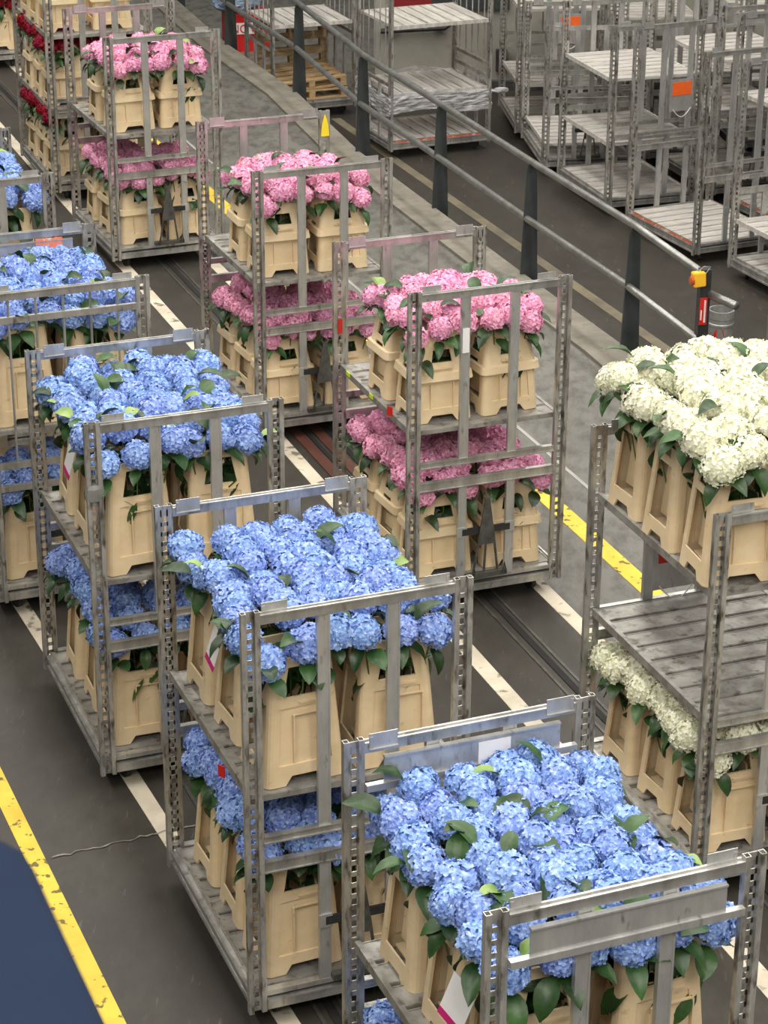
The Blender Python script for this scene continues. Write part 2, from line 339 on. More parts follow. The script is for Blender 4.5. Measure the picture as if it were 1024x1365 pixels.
def trolley(name, label, x, y, t, H=2.15, dF=0, dR=0, L=1.344, W=1.0, shelves=(1.25,), front='bars', rear='bars', group=None, coup=True, deckmat=None, slatn=8, rear_plate=None, edge=None, z0=0):
    T = thing(name, label, 'trolley', (x, y, z0), R(t), group)
    HF, HR = round(H+dF, 2), round(H+dR, 2)
    for y0, Hh, inn in ((0, HF, 1), (L, HR, -1)):
        me = cached(('post', Hh, inn), lambda: post_mesh(Hh, inn))
        for sx in (-1, 1): obj('post', me, T, (sx*W/2, y0, 0))
    hw = W/2-.044
    for y0, Hh, inn, kind in ((0, HF, 1, front), (L, HR, -1, rear)):
        def tb():
            m = MB(); m.bb(-hw, hw, -.014, .014, Hh-.062, Hh-.022); m.bb(-hw, hw, -.019, -.009, Hh-.022, Hh-.014); m.bb(-hw, hw, .009, .019, Hh-.022, Hh-.014)
            return m.mesh('top_bar', 'metal')
        obj('top_bar', cached(('tb', Hh, hw), tb), T, (0, y0, 0))
        def tab():
            m = MB(); m.bb(-.06, .06, -.002, .002, -.03, .035); m.bb(-.06, .06, -.01, .002, -.034, -.03); m.bb(.045, .058, -.006, .002, -.03, .022); return m.mesh('tab', 'plate')
        me = cached('tab', tab)
        for sx in (-1, 1): obj('top_tab', me, T, (sx*(hw-.075), y0+inn*.02, Hh-.01), scale=(sx, 1, 1))
        zc = 1.03
        if kind == 'rods':
            zb = Hh-.19
            m = cached(('bar', hw), lambda: MB().bb(-hw, hw, -.014, .014, -.02, .02).mesh('cross_bar', 'metal'))
            obj('cross_bar', m, T, (0, y0, zb)); obj('cross_bar', m, T, (0, y0, zc)); obj('cross_bar', m, T, (0, y0, .88))
            rm = cached(('rod', Hh), lambda: MB().tube([(0, 0, zc), (0, 0, Hh-.04)], .008, 8).mesh('rod', 'metal'))
            for k in range(5): obj('rod', rm, T, ((k-2)*.17, y0, 0))
        else:
            def up():
                m = MB(); m.bb(-.026, .026, -.010, .010, zc, Hh-.05); m.bb(-.030, -.022, -.013, .013, zc, Hh-.05); m.bb(.022, .030, -.013, .013, zc, Hh-.05); return m.mesh('upright', 'plate')
            for sx in (-1, 1): obj('upright_bar', cached(('up', Hh), up), T, (sx*.165, y0, 0))
            def cb(h, ):
                m = MB(); m.bb(-hw, hw, -.012, .012, -h/2, h/2); m.bb(-hw, hw, -.020, .012, h/2-.006, h/2); m.bb(-hw, hw, -.018, .012, -h/2, -h/2+.006); return m.mesh('cross_bar', 'metal')
            obj('cross_bar', cached(('cb', .042, hw), lambda: cb(.042)), T, (0, y0, zc)); obj('cross_bar', cached(('cb', .062, hw), lambda: cb(.062)), T, (0, y0, .885))
        def lo():
            m = MB(); m.bb(-.024, .024, -.010, .010, .2, .86); m.bb(-.028, -.022, -.013, .013, .2, .86); m.bb(.022, .028, -.013, .013, .2, .86); m.bb(-.034, .034, -.018, -.006, .50, .57); return m.mesh('lower_bar', 'plate')
        for sx in (-1, 1): obj('lower_bar', cached('lo', lo), T, (sx*.165, y0, 0))
        def er():
            m = MB(); m.bb(-hw, hw, -.022, .022, .115, .165); m.bb(-hw, hw, -.028, .028, .158, .168); m.bb(-hw, hw, -.012, .03, .185, .21); return m.mesh('end_rail', 'metal')
        obj('end_rail', cached(('er', hw), er), T, (0, y0, 0))
        if kind == 'panel':
            def pn():
                m = MB(); a = hw-.075; m.bb(-a, a, -.004, .004, Hh-.20, Hh-.082); m.bb(-a, a, -.012, .012, Hh-.088, Hh-.080); m.bb(-hw, hw, -.014, .014, Hh-.225, Hh-.195)
                pass; return m.mesh('panel', 'plate')
            obj('panel', cached(('pn', Hh, hw), pn), T, (0, y0-.026, 0))
    me = cached(('deck', L, W, slatn, deckmat), lambda: deck_mesh(L, W-.02, slatn))
    if deckmat and deckmat != 'x': me.materials[0] = M[deckmat]
    obj('deck', me, T, (0, 0, .21))
    for z in shelves: obj('shelf', me, T, (0, 0, z))
    srm = cached(('sr', L), lambda: side_rail_mesh(L))
    for sx in (-1, 1): obj('side_rail', srm, T, (sx*W/2, 0, 0))
    for sx in (-1, 1):
        for yy in (.12, L-.12):
            wo = obj('wheel', WHEEL, T, (sx*(W/2-.12), yy, 0), (0, 0, R(rng.uniform(-30, 30)))); obj('fork', FORK, wo)
    if coup:
        obj('coupling', cached('coup', coupling_mesh), T, (0, -.03, 0))
        obj('coupling_bar', cached('cbar', lambda: MB().bb(-.165, .165, -.008, .008, -.022, .022).mesh('cbar', 'black')), T, (0, -.012, .535))
    if edge:
        for sx in (-1,) if edge == 'l' else (-1, 1):
            obj('edge_strip', cached(('es', L), lambda: MB().bb(-.004, .004, .05, L-.05, -.014, .010).mesh('edge_strip', 'redstripe')), T, (sx*(W/2+.016), 0, .205), label='worn red edge strip')
    return T
def plate_on(T, y, z0, z1, lab='orange', side=-1):     # a sheet plate with a colour label between the uprights
    m = MB().bb(-.14, .14, -.004, .004, z0, z1); p = obj('label_plate', m.mesh('label_plate', 'plate'), T, (0, y+side*.016, 0))
    h = z1-z0
    obj('label', MB().bb(-.115, .115, -.003, .003, z0+h*.5, z1-.03).mesh('label', lab), p, (0, side*.006, 0), label='%s label' % ('orange' if lab != 'red' else 'red'))
    pts = [(-.11+.22*k/10, side*.02, z0+.03-.09*math.sin(math.pi*k/10)) for k in range(11)]
    obj('wire_loop', MB().tube(pts, .004, 6).mesh('wire', 'white'), p, label='white wire loop')

# ------------------------------------------------------------ buckets
def side_prism(m, fn, poly, off0, th):     # fn(u,z,depth)->Vector
    a = [fn(u, z, off0) for u, z in poly]; b = [fn(u, z, off0+th) for u, z in poly]; n = len(poly)
    m.add(a+b, [tuple(range(n)), tuple(range(n, 2*n))[::-1]]+[(k, (k+1) % n, n+(k+1) % n, n+k) for k in range(n)])
def shell(m, z0, z1, hxb, hyb, hxt, hyt, holes, arch=True, cw=.062, th=.012, recess_side=.05, band=None, ztot=None):
    def hh(z):
        k = (z-z0)/(z1-z0); return hxb+(hxt-hxb)*k, hyb+(hyt-hyb)*k
    # rounded corner columns
    for sx in (-1, 1):
        for sy in (-1, 1):
            rings = []
            for z in (z0, z1):
                hx, hy = hh(z); r = .035; pts = []
                pts.append((hx, hy-cw))
                for k in range(5):
                    a = k/4*math.pi/2; pts.append((hx-r+r*math.cos(a), hy-r+r*math.sin(a)))
                pts.append((hx-cw, hy)); pts.append((hx-cw, hy-th)); pts.append((hx-th-.012, hy-th-.012)); pts.append((hx-th, hy-cw))
                rings.append([Vector((sx*px, sy*py, z)) for px, py in pts])
            m.loft(rings)
    def front(sy):
        def fn(u, z, d): hx, hy = hh(z); return Vector((u*(hx-cw), sy*(hy-d), z))
        return fn
    def side(sx):
        def fn(u, z, d): hx, hy = hh(z); return Vector((sx*(hx-d), u*(hy-cw), z))
        return fn
    for fn, isf in ((front(-1), 1), (front(1), 1), (side(-1), 0), (side(1), 0)):
        if arch: side_prism(m, fn, [(-1, z0), (-.72, z0), (-.5, z0+.045), (.5, z0+.045), (.72, z0), (1, z0), (1, z0+.075), (-1, z0+.075)], 0, th)
        for (a, b, inset, hole) in holes[0 if isf else 1]:      # z-bands: solid at inset; hole = half width of opening (trapezoid)
            if hole is None: side_prism(m, fn, [(-1, a), (1, a), (1, b), (-1, b)], inset, th if isf else th*.7)
            else:
                h0, h1 = hole
                side_prism(m, fn, [(-1, a), (-h0, a), (-h1, b), (-1, b)], 0, th); side_prism(m, fn, [(h0, a), (1, a), (1, b), (h1, b)], 0, th)
    if band:
        a, b, o = band
        rings = []
        for z, oo in ((a, 0), (a+.004, o), (b-.004, o), (b, 0)):
            hx, hy = hh(z); r = .04; pts = []
            for cx, cy, a0 in ((1, 1, 0), (-1, 1, 90), (-1, -1, 180), (1, -1, 270)):
                for k in range(4):
                    an = R(a0+k*30); pts.append((cx*(hx+oo-r)+r*math.cos(an), cy*(hy+oo-r)+r*math.sin(an)))
            rings.append([Vector((px, py, z)) for px, py in pts])
        m.loft(rings, caps=False)
def tall_bucket_mesh():
    m = MB()
    F = [(.075, .10, 0, None), (.10, .38, .010, None), (.38, .43, 0, None), (.43, .575, 0, (.86, .66)), (.575, .62, 0, None)]
    S = [(.075, .11, 0, None), (.11, .43, .07, None), (.43, .47, 0, None), (.47, .575, 0, (.8, .7)), (.575, .62, 0, None)]
    shell(m, 0, .62, .200, .170, .154, .124, (F, S))
    # raised small panel on the front and the back
    for sy in (-1, 1):
        for (x0, x1) in ((-.05, .115),):
            m.bb(x0-.006, x0, min(sy*.150, sy*.166), max(sy*.150, sy*.166), .11, .35); m.bb(x1, x1+.006, min(sy*.150, sy*.166), max(sy*.150, sy*.166), .11, .35); m.bb(x0, x1, min(sy*.146, sy*.158), max(sy*.146, sy*.158), .345, .351)
        m.bb(-.02, .09, min(sy*.138, sy*.150), max(sy*.138, sy*.150), .395, .405)
    # inner floor
    m.bb(-.14, .14, -.115, .115, .06, .07)
    # inner side walls close off the see-through arches
    return m.mesh('bucket', 'plastic')
def low_bucket_mesh():
    m = MB()
    F = [(.075, .09, 0, None), (.09, .25, .010, None), (.25, .30, 0, None)]
    S = [(.075, .10, 0, None), (.10, .25, .045, None), (.25, .30, 0, None)]
    shell(m, 0, .30, .200, .172, .180, .152, (F, S)); m.bb(-.14, .14, -.115, .115, .06, .07)
    for sy in (-1, 1):
        for x in (-.075, .075): m.bb(x-.004, x+.004, min(sy*.150, sy*.166), max(sy*.150, sy*.166), .09, .25)
    return m.mesh('bucket', 'plastic')
def collar_mesh():
    m = MB()
    F = [(.27, .385, 0, None), (.385, .465, 0, (.62, .56)), (.465, .59, 0, None)]
    S = [(.27, .31, 0, None), (.31, .345, 0, (.6, .6)), (.345, .385, 0, None), (.385, .465, 0, (.7, .65)), (.465, .59, 0, None)]
    shell(m, .27, .59, .192, .165, .140, .112, (F, S), arch=False, band=(.27, .325, .018))
    for sy in (-1, 1): m.bb(-.07, .07, min(sy*.150, sy*.172), max(sy*.150, sy*.172), .348, .356)
    return m.mesh('collar', 'plastic2')
TALL, LOW, COLLAR = tall_bucket_mesh(), low_bucket_mesh(), collar_mesh()

# ------------------------------------------------------------ hydrangeas
def head_mesh(mat, seed, rad=.084):
    r = random.Random(seed); m = MB(); n = 84
    lob = [(Vector((r.uniform(-1, 1), r.uniform(-1, 1), r.uniform(-.3, 1))).normalized(), r.uniform(.03, .10)) for _ in range(6)]
    def radius(d): return rad*(1+sum(a*max(0, d.dot(l))**6 for l, a in lob)-.05)
    # inner ball
    rings = []
    for i in range(6):
        th = .12+i/5*2.15
        rings.append([Vector((math.sin(th)*math.cos(k*math.pi/5), math.sin(th)*math.sin(k*math.pi/5), math.cos(th)*.86))*rad*.86 for k in range(10)])
    m.loft(rings[::-1])
    g = math.pi*(3-math.sqrt(5)); zmin = -.62
    for i in range(n):
        z = 1-(i+.5)/n*(1-zmin); a = i*g+r.uniform(-.12, .12); s = math.sqrt(max(0, 1-z*z))
        d = Vector((s*math.cos(a), s*math.sin(a), z)).normalized()
        c = d*radius(d)*r.uniform(.93, 1.05); c.z *= .88
        nn = (d+Vector((r.uniform(-.3, .3), r.uniform(-.3, .3), r.uniform(-.3, .3)))).normalized()
        t1 = nn.orthogonal().normalized(); t1 = Matrix.Rotation(r.uniform(0, 6.28), 3, nn) @ t1; t2 = nn.cross(t1)
        sz = r.uniform(.016, .0225)
        for k in range(4):
            an = k*math.pi/2+r.uniform(-.2, .2); u = t1*math.cos(an)+t2*math.sin(an); v = nn.cross(u)
            lift = r.uniform(-.15, .45); cup = r.uniform(.1, .45)
            b0 = c; ce = c+u*sz*.62+nn*sz*(lift*.3-.02)
            P = [b0, c+u*sz*.45+v*sz*.50+nn*sz*cup*.6, c+u*sz*.95+v*sz*.36+nn*sz*(lift+r.uniform(-.15, .15)), c+u*sz*1.08+nn*sz*(lift-.2),
                 c+u*sz*.92-v*sz*.38+nn*sz*(lift+r.uniform(-.15, .15)), c+u*sz*.45-v*sz*.50+nn*sz*cup*.6, ce]
            m.add(P, [(0, 1, 6), (1, 2, 6), (2, 3, 6), (3, 4, 6), (4, 5, 6), (5, 0, 6)])
    me = bpy.data.meshes.new('flower_head'); me.from_pydata(m.v, [], m.f); me.materials.append(M[mat]); me.update(); return me
def leaf_mesh(seed, mat='leaf', Ln=.12, Wd=.082):
    r = random.Random(seed); m = MB(); n = 7; vs = []; fs = []
    curl = r.uniform(.2, .9); fold = r.uniform(.15, .45); tw = r.uniform(-.3, .3)
    for i in range(n+1):
        t = i/n; w_ = Wd/2*(math.sin(math.pi*min(1, t*.93+.05))**.75)*(1-.25*t) if i < n else .001
        x = .02+Ln*t; z = .02*math.sin(t*2.2)-curl*Ln*t*t*.45
        ang = tw*t
        for s in (-1, -.5, 0, .5, 1):
            wav = math.sin(t*14+s*3+seed)*.0022*abs(s)
            vs.append(Vector((x, s*w_*math.cos(ang), z+abs(s)*w_*fold+s*w_*math.sin(ang)+wav)))
    for i in range(n):
        for j in range(4): a = i*5+j; fs.append((a, a+1, a+6, a+5))
    m.add(vs, fs); m.tube([(0, 0, 0), (.03, 0, .012)], .0022, 5)
    me = m.mesh('leaf', mat, True); return me
HEADS = {k: [head_mesh(k, 100+i*7+len(k), .080 if k in ('pink', 'redfl') else (.098 if k == 'whitefl' else .081)) for i in range(7)] for k in ('blue', 'pink', 'whitefl', 'redfl')}
LEAVES = [leaf_mesh(i, 'leaf', random.Random(i).uniform(.10, .135)) for i in range(8)]
PALE = [leaf_mesh(20+i, 'leaf_pale', .10) for i in range(2)]
STEM = MB().tube([(0, 0, 0), (.004, 0, .33), (0, 0, .66), (0, .003, 1)], [.004]*4, 6).mesh('stem', 'stem')
rg = random.Random(11)
CN = {'blue': 'blue', 'pink': 'pink', 'whitefl': 'white', 'redfl': 'dark red'}
POSX = ('left', 'middle', 'right'); POSY = ('front', 'centre', 'rear')
def hydrangea(Mw, kind, base, top, label, group, edge, up):
    b = Mw @ Vector(base); t = Mw @ Vector(top); d = t-b; ln = d.length
    q = d.to_track_quat('Z', 'Y').to_euler()
    root = tag(obj({'blue': 'blue_hydrangea', 'pink': 'pink_hydrangea', 'whitefl': 'white_hydrangea', 'redfl': 'red_hydrangea'}[kind], None, loc=b, rot=q), label, CN[kind].split()[-1]+' hydrangea', group)
    rz = rg.uniform(0, 6.28); sc_ = rg.uniform(.90, 1.14)
    obj('flower_head', rg.choice(HEADS[kind]), root, (0, 0, ln), (rg.uniform(-.15, .15), rg.uniform(-.15, .15), rz), (sc_, sc_, sc_))
    obj('stem', STEM, root, scale=(1, 1, ln-.02))
    a0 = rg.uniform(0, 6.28)
    inv = root.rotation_euler.to_matrix().inverted()
    ne = 0 if edge is None else (2 if kind == 'blue' or kind == 'whitefl' else 2)
    for k in range(3 if edge is None else 3):
        if k < ne:       # hang outward over the bucket rim
            ed = inv @ (Mw.to_3x3() @ Vector((math.cos(edge), math.sin(edge), 0))); a = math.atan2(ed.y, ed.x)+(k-.5)*1.3+rg.uniform(-.5, .5)
            dr = rg.uniform(-.2, .55 if kind == 'pink' else .7)
            obj('leaf', rg.choice(LEAVES), root, (0, 0, ln-.055-.03*rg.random()), (0, dr, a), (rg.uniform(.85, 1.3) if kind != 'whitefl' else rg.uniform(1.0, 1.35),)*3)
        elif up and k == 2:
            pale = rg.random() < .09; rad_ = .045
            obj('leaf', rg.choice(PALE if pale else LEAVES), root, (math.cos(a0)*rad_, math.sin(a0)*rad_, ln+.025), (rg.uniform(-.3, .3), rg.uniform(-.7, .05), a0), (rg.uniform(.95, 1.3),)*3, label='pale green leaf' if pale else None)
        else:
            obj('leaf', rg.choice(LEAVES), root, (0, 0, ln-.05-.12*rg.random()), (0, rg.uniform(-.2, .5), a0+k*2.1+rg.uniform(-.4, .4)), (rg.uniform(.9, 1.15),)*3)
    if edge is not None:
        obj('leaf', rg.choice(LEAVES), root, (0, 0, ln-.20-.06*rg.random()), (0, rg.uniform(.5, 1.2), a+3.14+rg.uniform(-1.2, 1.2)), (1.3,)*3)
    for k in range(2):       # lower foliage inside the bucket
        obj('leaf', rg.choice(LEAVES), root, (0, 0, ln-.17-.12*rg.random()), (0, rg.uniform(.75, 1.35), rg.uniform(0, 6.28) if edge is None else a+3.14+rg.uniform(-1.3, 1.3)), (1.25,)*3)
    return root
ROWN = {3: ('front', 'middle', 'rear'), 2: ('front', 'rear')}
def load(T, who, deck, z, kind, rows, cols=(-.235, .235), bucket='tall', skip=lambda c, r_: False, fl=lambda c, r_, i, j: True, rise=.135, px=.168, py=.145, sx0=0, jit=1.0, turn=4, deckup=True):
    deckup = deck not in ('lower', 'bottom') and kind != 'redfl'
    Mw = Matrix.Translation(T.location) @ T.rotation_euler.to_matrix().to_4x4()
    nr, nc = len(rows), len(cols)
    for c, cx in enumerate(cols):
        for r_, cy in enumerate(rows):
            if skip(c, r_): continue
            where = '%s %s' % (ROWN[nr][r_], 'left' if c == 0 else 'right')
            rz = R(rg.uniform(-turn, turn)); p = Mw @ Vector((cx+rg.uniform(-.01, .01), cy+rg.uniform(-.01, .01), z+.004))
            if bucket == 'tall':
                bo = obj('flower_bucket', TALL, loc=p, rot=(0, 0, T.rotation_euler.z+rz)); hb = .62
                tag(bo, 'tall cream plastic flower bucket, %s on the %s deck of the %s' % (where, deck, who), 'bucket', 'tall flower buckets')
            else:
                bo = thing('flower_bucket', 'cream flower bucket with collar, %s on the %s deck of the %s' % (where, deck, who), 'bucket', p, T.rotation_euler.z+rz, 'collared flower buckets')
                obj('bucket_base', LOW, bo); obj('collar', COLLAR, bo); hb = .59
            for j in range(3):
                for i in range(3):
                    if not fl(c, r_, i, j): continue
                    ox, oy = (i-1)*px, (j-1)*py
                    if (j == 1): ox += .03*(1 if (r_+c) % 2 else -1)
                    ox += rg.uniform(-.027, .027)*jit; oy += rg.uniform(-.025, .025)*jit
                    lx, ly = cx+ox, cy+oy
                    eL = c == 0 and i == 0; eR = c == nc-1 and i == 2; eF = r_ == 0 and j == 0; eB = r_ == nr-1 and j == 2
                    zt = z+hb+rise+rg.uniform(-.034, .034)-(.045 if (eL or eR) else 0)-(.05 if eF else 0)-(.03 if eB else 0)
                    edge = None
                    if eL or eR or eF or eB: edge = math.atan2((-1 if eF else 0)+(1 if eB else 0), (-1 if eL else 0)+(1 if eR else 0))
                    lab = '%s hydrangea %s %s in its bunch, %s bucket, %s deck, %s' % (CN[kind], POSY[j], POSX[i], where, deck, who) if not (i == 1 and j == 1) else '%s hydrangea at the heart of its bunch, %s bucket, %s deck, %s' % (CN[kind], where, deck, who)
                    hydrangea(Mw, kind, (cx+ox*.35, cy+oy*.35, z+.09), (lx, ly, zt), lab.replace('front middle', 'front centre').replace('rear middle', 'rear centre').replace('centre left', 'middle left').replace('centre right', 'middle right'), '%s hydrangeas' % CN[kind], edge, deckup and rg.random() < .56)
ALL = lambda c, r_, i, j: True
R3 = (.25, .66, 1.08); R2 = (.30, .75)
TA = trolley('flower_trolley', 'nearest trolley of blue hydrangeas, flat plates under both top rails', .85, 6.778, 21.89, dF=.066, dR=.025, front='panel', rear='panel', group='flower trolleys')
obj('paper_label', MB().bb(-.06, .08, -.002, .002, 0, .10).mesh('paper', 'white'), TA, (.08, 1.344-.034, 2.175-.205), label='white paper label')
load(TA, 'nearest blue trolley', 'upper', 1.22, 'blue', R3)
load(TA, 'nearest blue trolley', 'lower', .21, 'blue', R3, fl=lambda c, r_, i, j: c == 0 and r_ == 2 and i < 2, skip=lambda c, r_: c == 1 and r_ > 0)
TB = trolley('flower_trolley', 'second trolley of blue hydrangeas from the front, plain top rails', -.111, 9.104, 21.23, dF=.028, dR=-.019, shelves=(1.235,), group='flower trolleys')
load(TB, 'second blue trolley', 'upper', 1.235, 'blue', R3)
low = lambda c, r_, i, j: (c == 0 and i < 2) or r_ == 0
load(TB, 'second blue trolley', 'lower', .21, 'blue', R3, fl=low, rise=.10)
TC = trolley('flower_trolley', 'third trolley of blue hydrangeas from the front, tape on its corner post', -1.047, 11.267, 21.13, dF=.037, dR=-.021, shelves=(1.26,), group='flower trolleys')
load(TC, 'third blue trolley', 'upper', 1.26, 'blue', R3)
load(TC, 'third blue trolley', 'lower', .21, 'blue', R3, fl=low, rise=.10)
TD = trolley('flower_trolley', 'fourth trolley of blue hydrangeas, thin rods in its front frame', -1.964, 13.396, 20.92, dF=.023, dR=-.026, front='rods', rear='panel', group='flower trolleys')
load(TD, 'fourth blue trolley', 'upper', 1.25, 'blue', R3, rise=.10)
load(TD, 'fourth blue trolley', 'lower', .21, 'blue', R3, fl=lambda c, r_, i, j: r_ == 0, skip=lambda c, r_: r_ == 2, rise=.10)
TE = trolley('flower_trolley', 'farthest trolley of blue hydrangeas, cut by the left edge', -2.865, 15.755, 21.5, group='flower trolleys')
load(TE, 'farthest blue trolley', 'upper', 1.25, 'blue', R3, fl=lambda c, r_, i, j: c == 1, skip=lambda c, r_: c == 0)
obj('orange_label', MB().bb(-.09, .09, -.003, .003, 0, .13).mesh('label', 'salmon'), TD, (.22, 1.344-.034, 2.125-.20), label='worn orange label')

T3 = trolley('flower_trolley', 'nearest trolley of pink hydrangeas, by the yellow line', .645, 13.448, 21.05, dF=.019, dR=-.052, group='flower trolleys')
T2 = trolley('flower_trolley', 'middle trolley of pink hydrangeas, yellow tag on its rear post', -.46, 16.341, 21.47, dF=-.038, dR=.004, group='flower trolleys')
T1 = trolley('flower_trolley', 'farthest trolley of pink hydrangeas, behind the two others', -2.0, 20.5, 22.5, group='flower trolleys')
for T, who in ((T3, 'nearest pink trolley'), (T2, 'middle pink trolley'), (T1, 'farthest pink trolley')):
    load(T, who, 'upper', 1.25, 'pink', R2, (-.25, .21), bucket='low', rise=.075, px=.152, py=.150)
    load(T, who, 'lower', .21, 'pink', R3, (-.235, .235), bucket='low', rise=.07, px=.152, fl=lambda c, r_, i, j: r_ < 2 or c == 0)
TW = trolley('flower_trolley', 'trolley of white hydrangeas at the right edge, empty slatted middle deck', 2.074, 10.198, 20.84, dF=.024, dR=-.028, shelves=(1.05, 1.735), group='flower trolleys')
load(TW, 'white trolley', 'top', 1.735, 'whitefl', R3, (-.30, .19), turn=9, px=.18, py=.155, fl=lambda c, r_, i, j: c == 0 or i < 2 or r_ == 2)
load(TW, 'white trolley', 'bottom', .21, 'whitefl', R3, (-.25, .22), rise=.05, fl=lambda c, r_, i, j: (c == 0 and i < 2) or r_ == 0)
plate_on(TW, 1.344, 1.10, 1.42, 'red')
TR = trolley('flower_trolley', 'trolley of dark red hydrangeas on three decks, behind the farthest pink one', -2.83, 22.69, 20.5, shelves=(.93, 1.66), group='flower trolleys', L=1.5)
for z, dk in ((.21, 'bottom'), (.93, 'middle'), (1.66, 'top')):
    load(TR, 'red trolley', dk, z, 'redfl', (.35, .78, 1.18), (-.29, .20), bucket='low', rise=.10, px=.16, py=.155, fl=(lambda c, r_, i, j: False) if z > 1.5 else (lambda c, r_, i, j: (c == 0 and i < 2) or r_ == 0 and j < 2), skip=lambda c, r_: c == 1 and r_ == 2)
TX = trolley('flower_trolley', 'far trolley of dark red hydrangeas in the top left corner', -4.95, 28.2, 21, shelves=(1.0, 1.7), group='flower trolleys')
for z, dk in ((.21, 'bottom'), (1.0, 'middle')):
    load(TX, 'corner trolley', dk, z, 'redfl', R3, bucket='tall' if z < .5 else 'low', rise=.05, px=.15, fl=lambda c, r_, i, j: c == 1 and r_ == 0, skip=lambda c, r_: c == 0 or r_ > 0)

# small marks and cards
def on(T, lx, ly, z): return Matrix.Translation(T.location) @ T.rotation_euler.to_matrix().to_4x4() @ Vector((lx, ly, z))
def card(T, lx, ly, z, rz, tilt, where, h=.19, wd=.12):
    c = obj('plant_card', MB().bb(-wd/2, wd/2, -.0015, .0015, -h, 0).mesh('card', 'white'), loc=on(T, lx, ly, z), rot=(R(tilt), R(12), T.rotation_euler.z+rz))
    tag(c, 'white plant card with magenta lower edge, hanging on the %s' % where, 'card')
    obj('print_band', MB().bb(-wd/2, wd/2, -.002, .002, -h-.0005, -h+.03).mesh('band', 'magenta'), c, label='magenta band'); return c
card(TB, -.455, .62, 1.235+.55, R(-90), -12, 'second blue trolley')
card(TC, -.46, .62, 1.26+.56, R(-90), -12, 'third blue trolley')
card(TA, -.47, .30, 1.22+.50, R(-78), -14, 'nearest blue trolley', .19, .14)
tg = MB(); tg.loft([[Vector((x, y, z)) for x, y in ((-.035*k, -.002), (.035*k, -.002), (.035*k, .002), (-.035*k, .002))] for z, k in ((-.17, 1), (-.08, .75), (0, .1))])
obj('yellow_tag', tg.mesh('tag', 'yellowtag'), T2, (.50, 1.32, 2.12), label='yellow hanging tag')
obj('tape_wrap', MB().loft([[Vector((a*math.cos(t_), b*math.sin(t_), z)) for t_ in [k*math.pi/5 for k in range(10)]] for z, a, b in ((-.05, .048, .02), (-.01, .054, .024), (.02, .050, .026), (.045, .047, .02))], caps=False).mesh('tape', 'galv'), TC, (-.5, 0, 1.80), label='wad of clear tape')
obj('paper_tag', MB().bb(-.022, .022, -.002, .002, -.11, .05).mesh('ptag', 'white'), T3, (-.165, -.016, 1.86), label='white paper tag')
for T_, sx, z in ((TB, -.5, 1.21), (T3, -.5, 1.30)): obj('red_mark', MB().bb(-.02, .02, -.003, .003, -.03, .03).mesh('rm', 'red'), T_, (sx-.04, .35 if T_ is TB else .3, z), (0, 0, R(-60)), label='red sticker')
for k, (ly) in enumerate((1.15, .72)): obj('lime_mark', MB().bb(-.003, .003, -.03, .03, -.014, .014).mesh('lm', 'lime'), T3, (-.508, ly, 1.245), label='lime marker')
obj('red_tape', MB().bb(-.015, .015, -.003, .003, -.05, .05).mesh('rt', 'red'), T3, (-.5, 1.344-.018, 1.52), label='red tape')

# ------------------------------------------------------------ guard rail
GR = thing('guard_rail', 'steel guard rail with dark flat posts along the raised kerb', 'railing', sq(8.5, 15))
pp = [(-2.0, 29.6), (-1.03, 27.1), (-.25, 24.45), (.54, 22.32), (1.31, 20.23), (2.05, 18.3)]
base = Vector(GR.location)
line = [Vector((-2.9, 32.4, 0))]+[Vector((x, y, 0)) for x, y in pp]+[Vector((2.46, 17.02, 0))]
for p in line[:-1]:
    m = MB(); m.loft([[Vector((x, y, z)) for x, y in ((-hw, -.008), (hw, -.008), (hw, .008), (-hw, .008))] for z, hw in ((-.3, .09), (0, .085), (1.0, .05), (1.05, .04))])
    obj('rail_post', m.mesh('rail_post', 'anthracite'), GR, p-base, (0, 0, R(21)))
for zz, nm in ((1.07, 'top_rail'), (.55, 'middle_rail')):
    pts = [p-base+Vector((0, 0, zz))+sq(-.035 if zz < 1 else 0, 0) for p in line]
    if zz > 1: pts = pts[:-1]+[pts[-1]+(pts[-2]-pts[-1])*.06]
    obj(nm, MB().tube(pts, .032, 12).mesh(nm, 'rail', True), GR)
ep = MB().bb(-.042, .042, -.04, .04, -.3, 1.12)
EPo = obj('end_post', ep.mesh('end_post', 'black'), GR, line[-1]-base, (0, 0, R(10)))
d = (line[-1]-line[-2]).normalized()
obj('rail_stub', MB().tube([line[-1]-base+Vector((.03, 0, .92)), line[-1]-base+d*.36+Vector((.1, .05, .92))], .034, 12).mesh('stub', 'rail', True), GR)
LBx = obj('warning_label', MB().bb(-.03, .03, -.003, .003, .68, .9).mesh('wl', 'red'), EPo, (-.01, -.045, 0), label='red warning label')
obj('label_print', MB().bb(.004, .018, -.002, .002, .70, .88).bb(-.022, -.012, -.002, .002, .72, .80).mesh('wp', 'white'), EPo, (-.01, -.05, 0), label='white lettering strip')
BX = thing('warning_beacon', 'yellow warning beacon with orange lens on the guard rail end post', 'beacon', line[-1]+Vector((-.055, -.06, 1.00)))
BX.scale = (.75, .75, .75)
obj('housing', bevel(MB().bb(-.06, .07, -.05, .05, 0, .15).mesh('housing', 'yellow'), .008, 2), BX, rot=(0, R(-4), R(15)))
n = 16; obj('lens', MB().loft([[Vector((x, r_*math.cos(2*math.pi*k/n), .06+r_*math.sin(2*math.pi*k/n))) for k in range(n)] for x, r_ in ((-.05, .05), (-.085, .048), (-.095, .03))]).mesh('lens', 'amber'), BX, rot=(0, 0, R(15)))
obj('bracket', MB().tube([(-.01, .02, .15), (.05, .02, .20), (.12, .03, .20), (.07, .0, .13), (-.01, .02, .15)], .007, 6).mesh('bracket', 'rail'), BX)
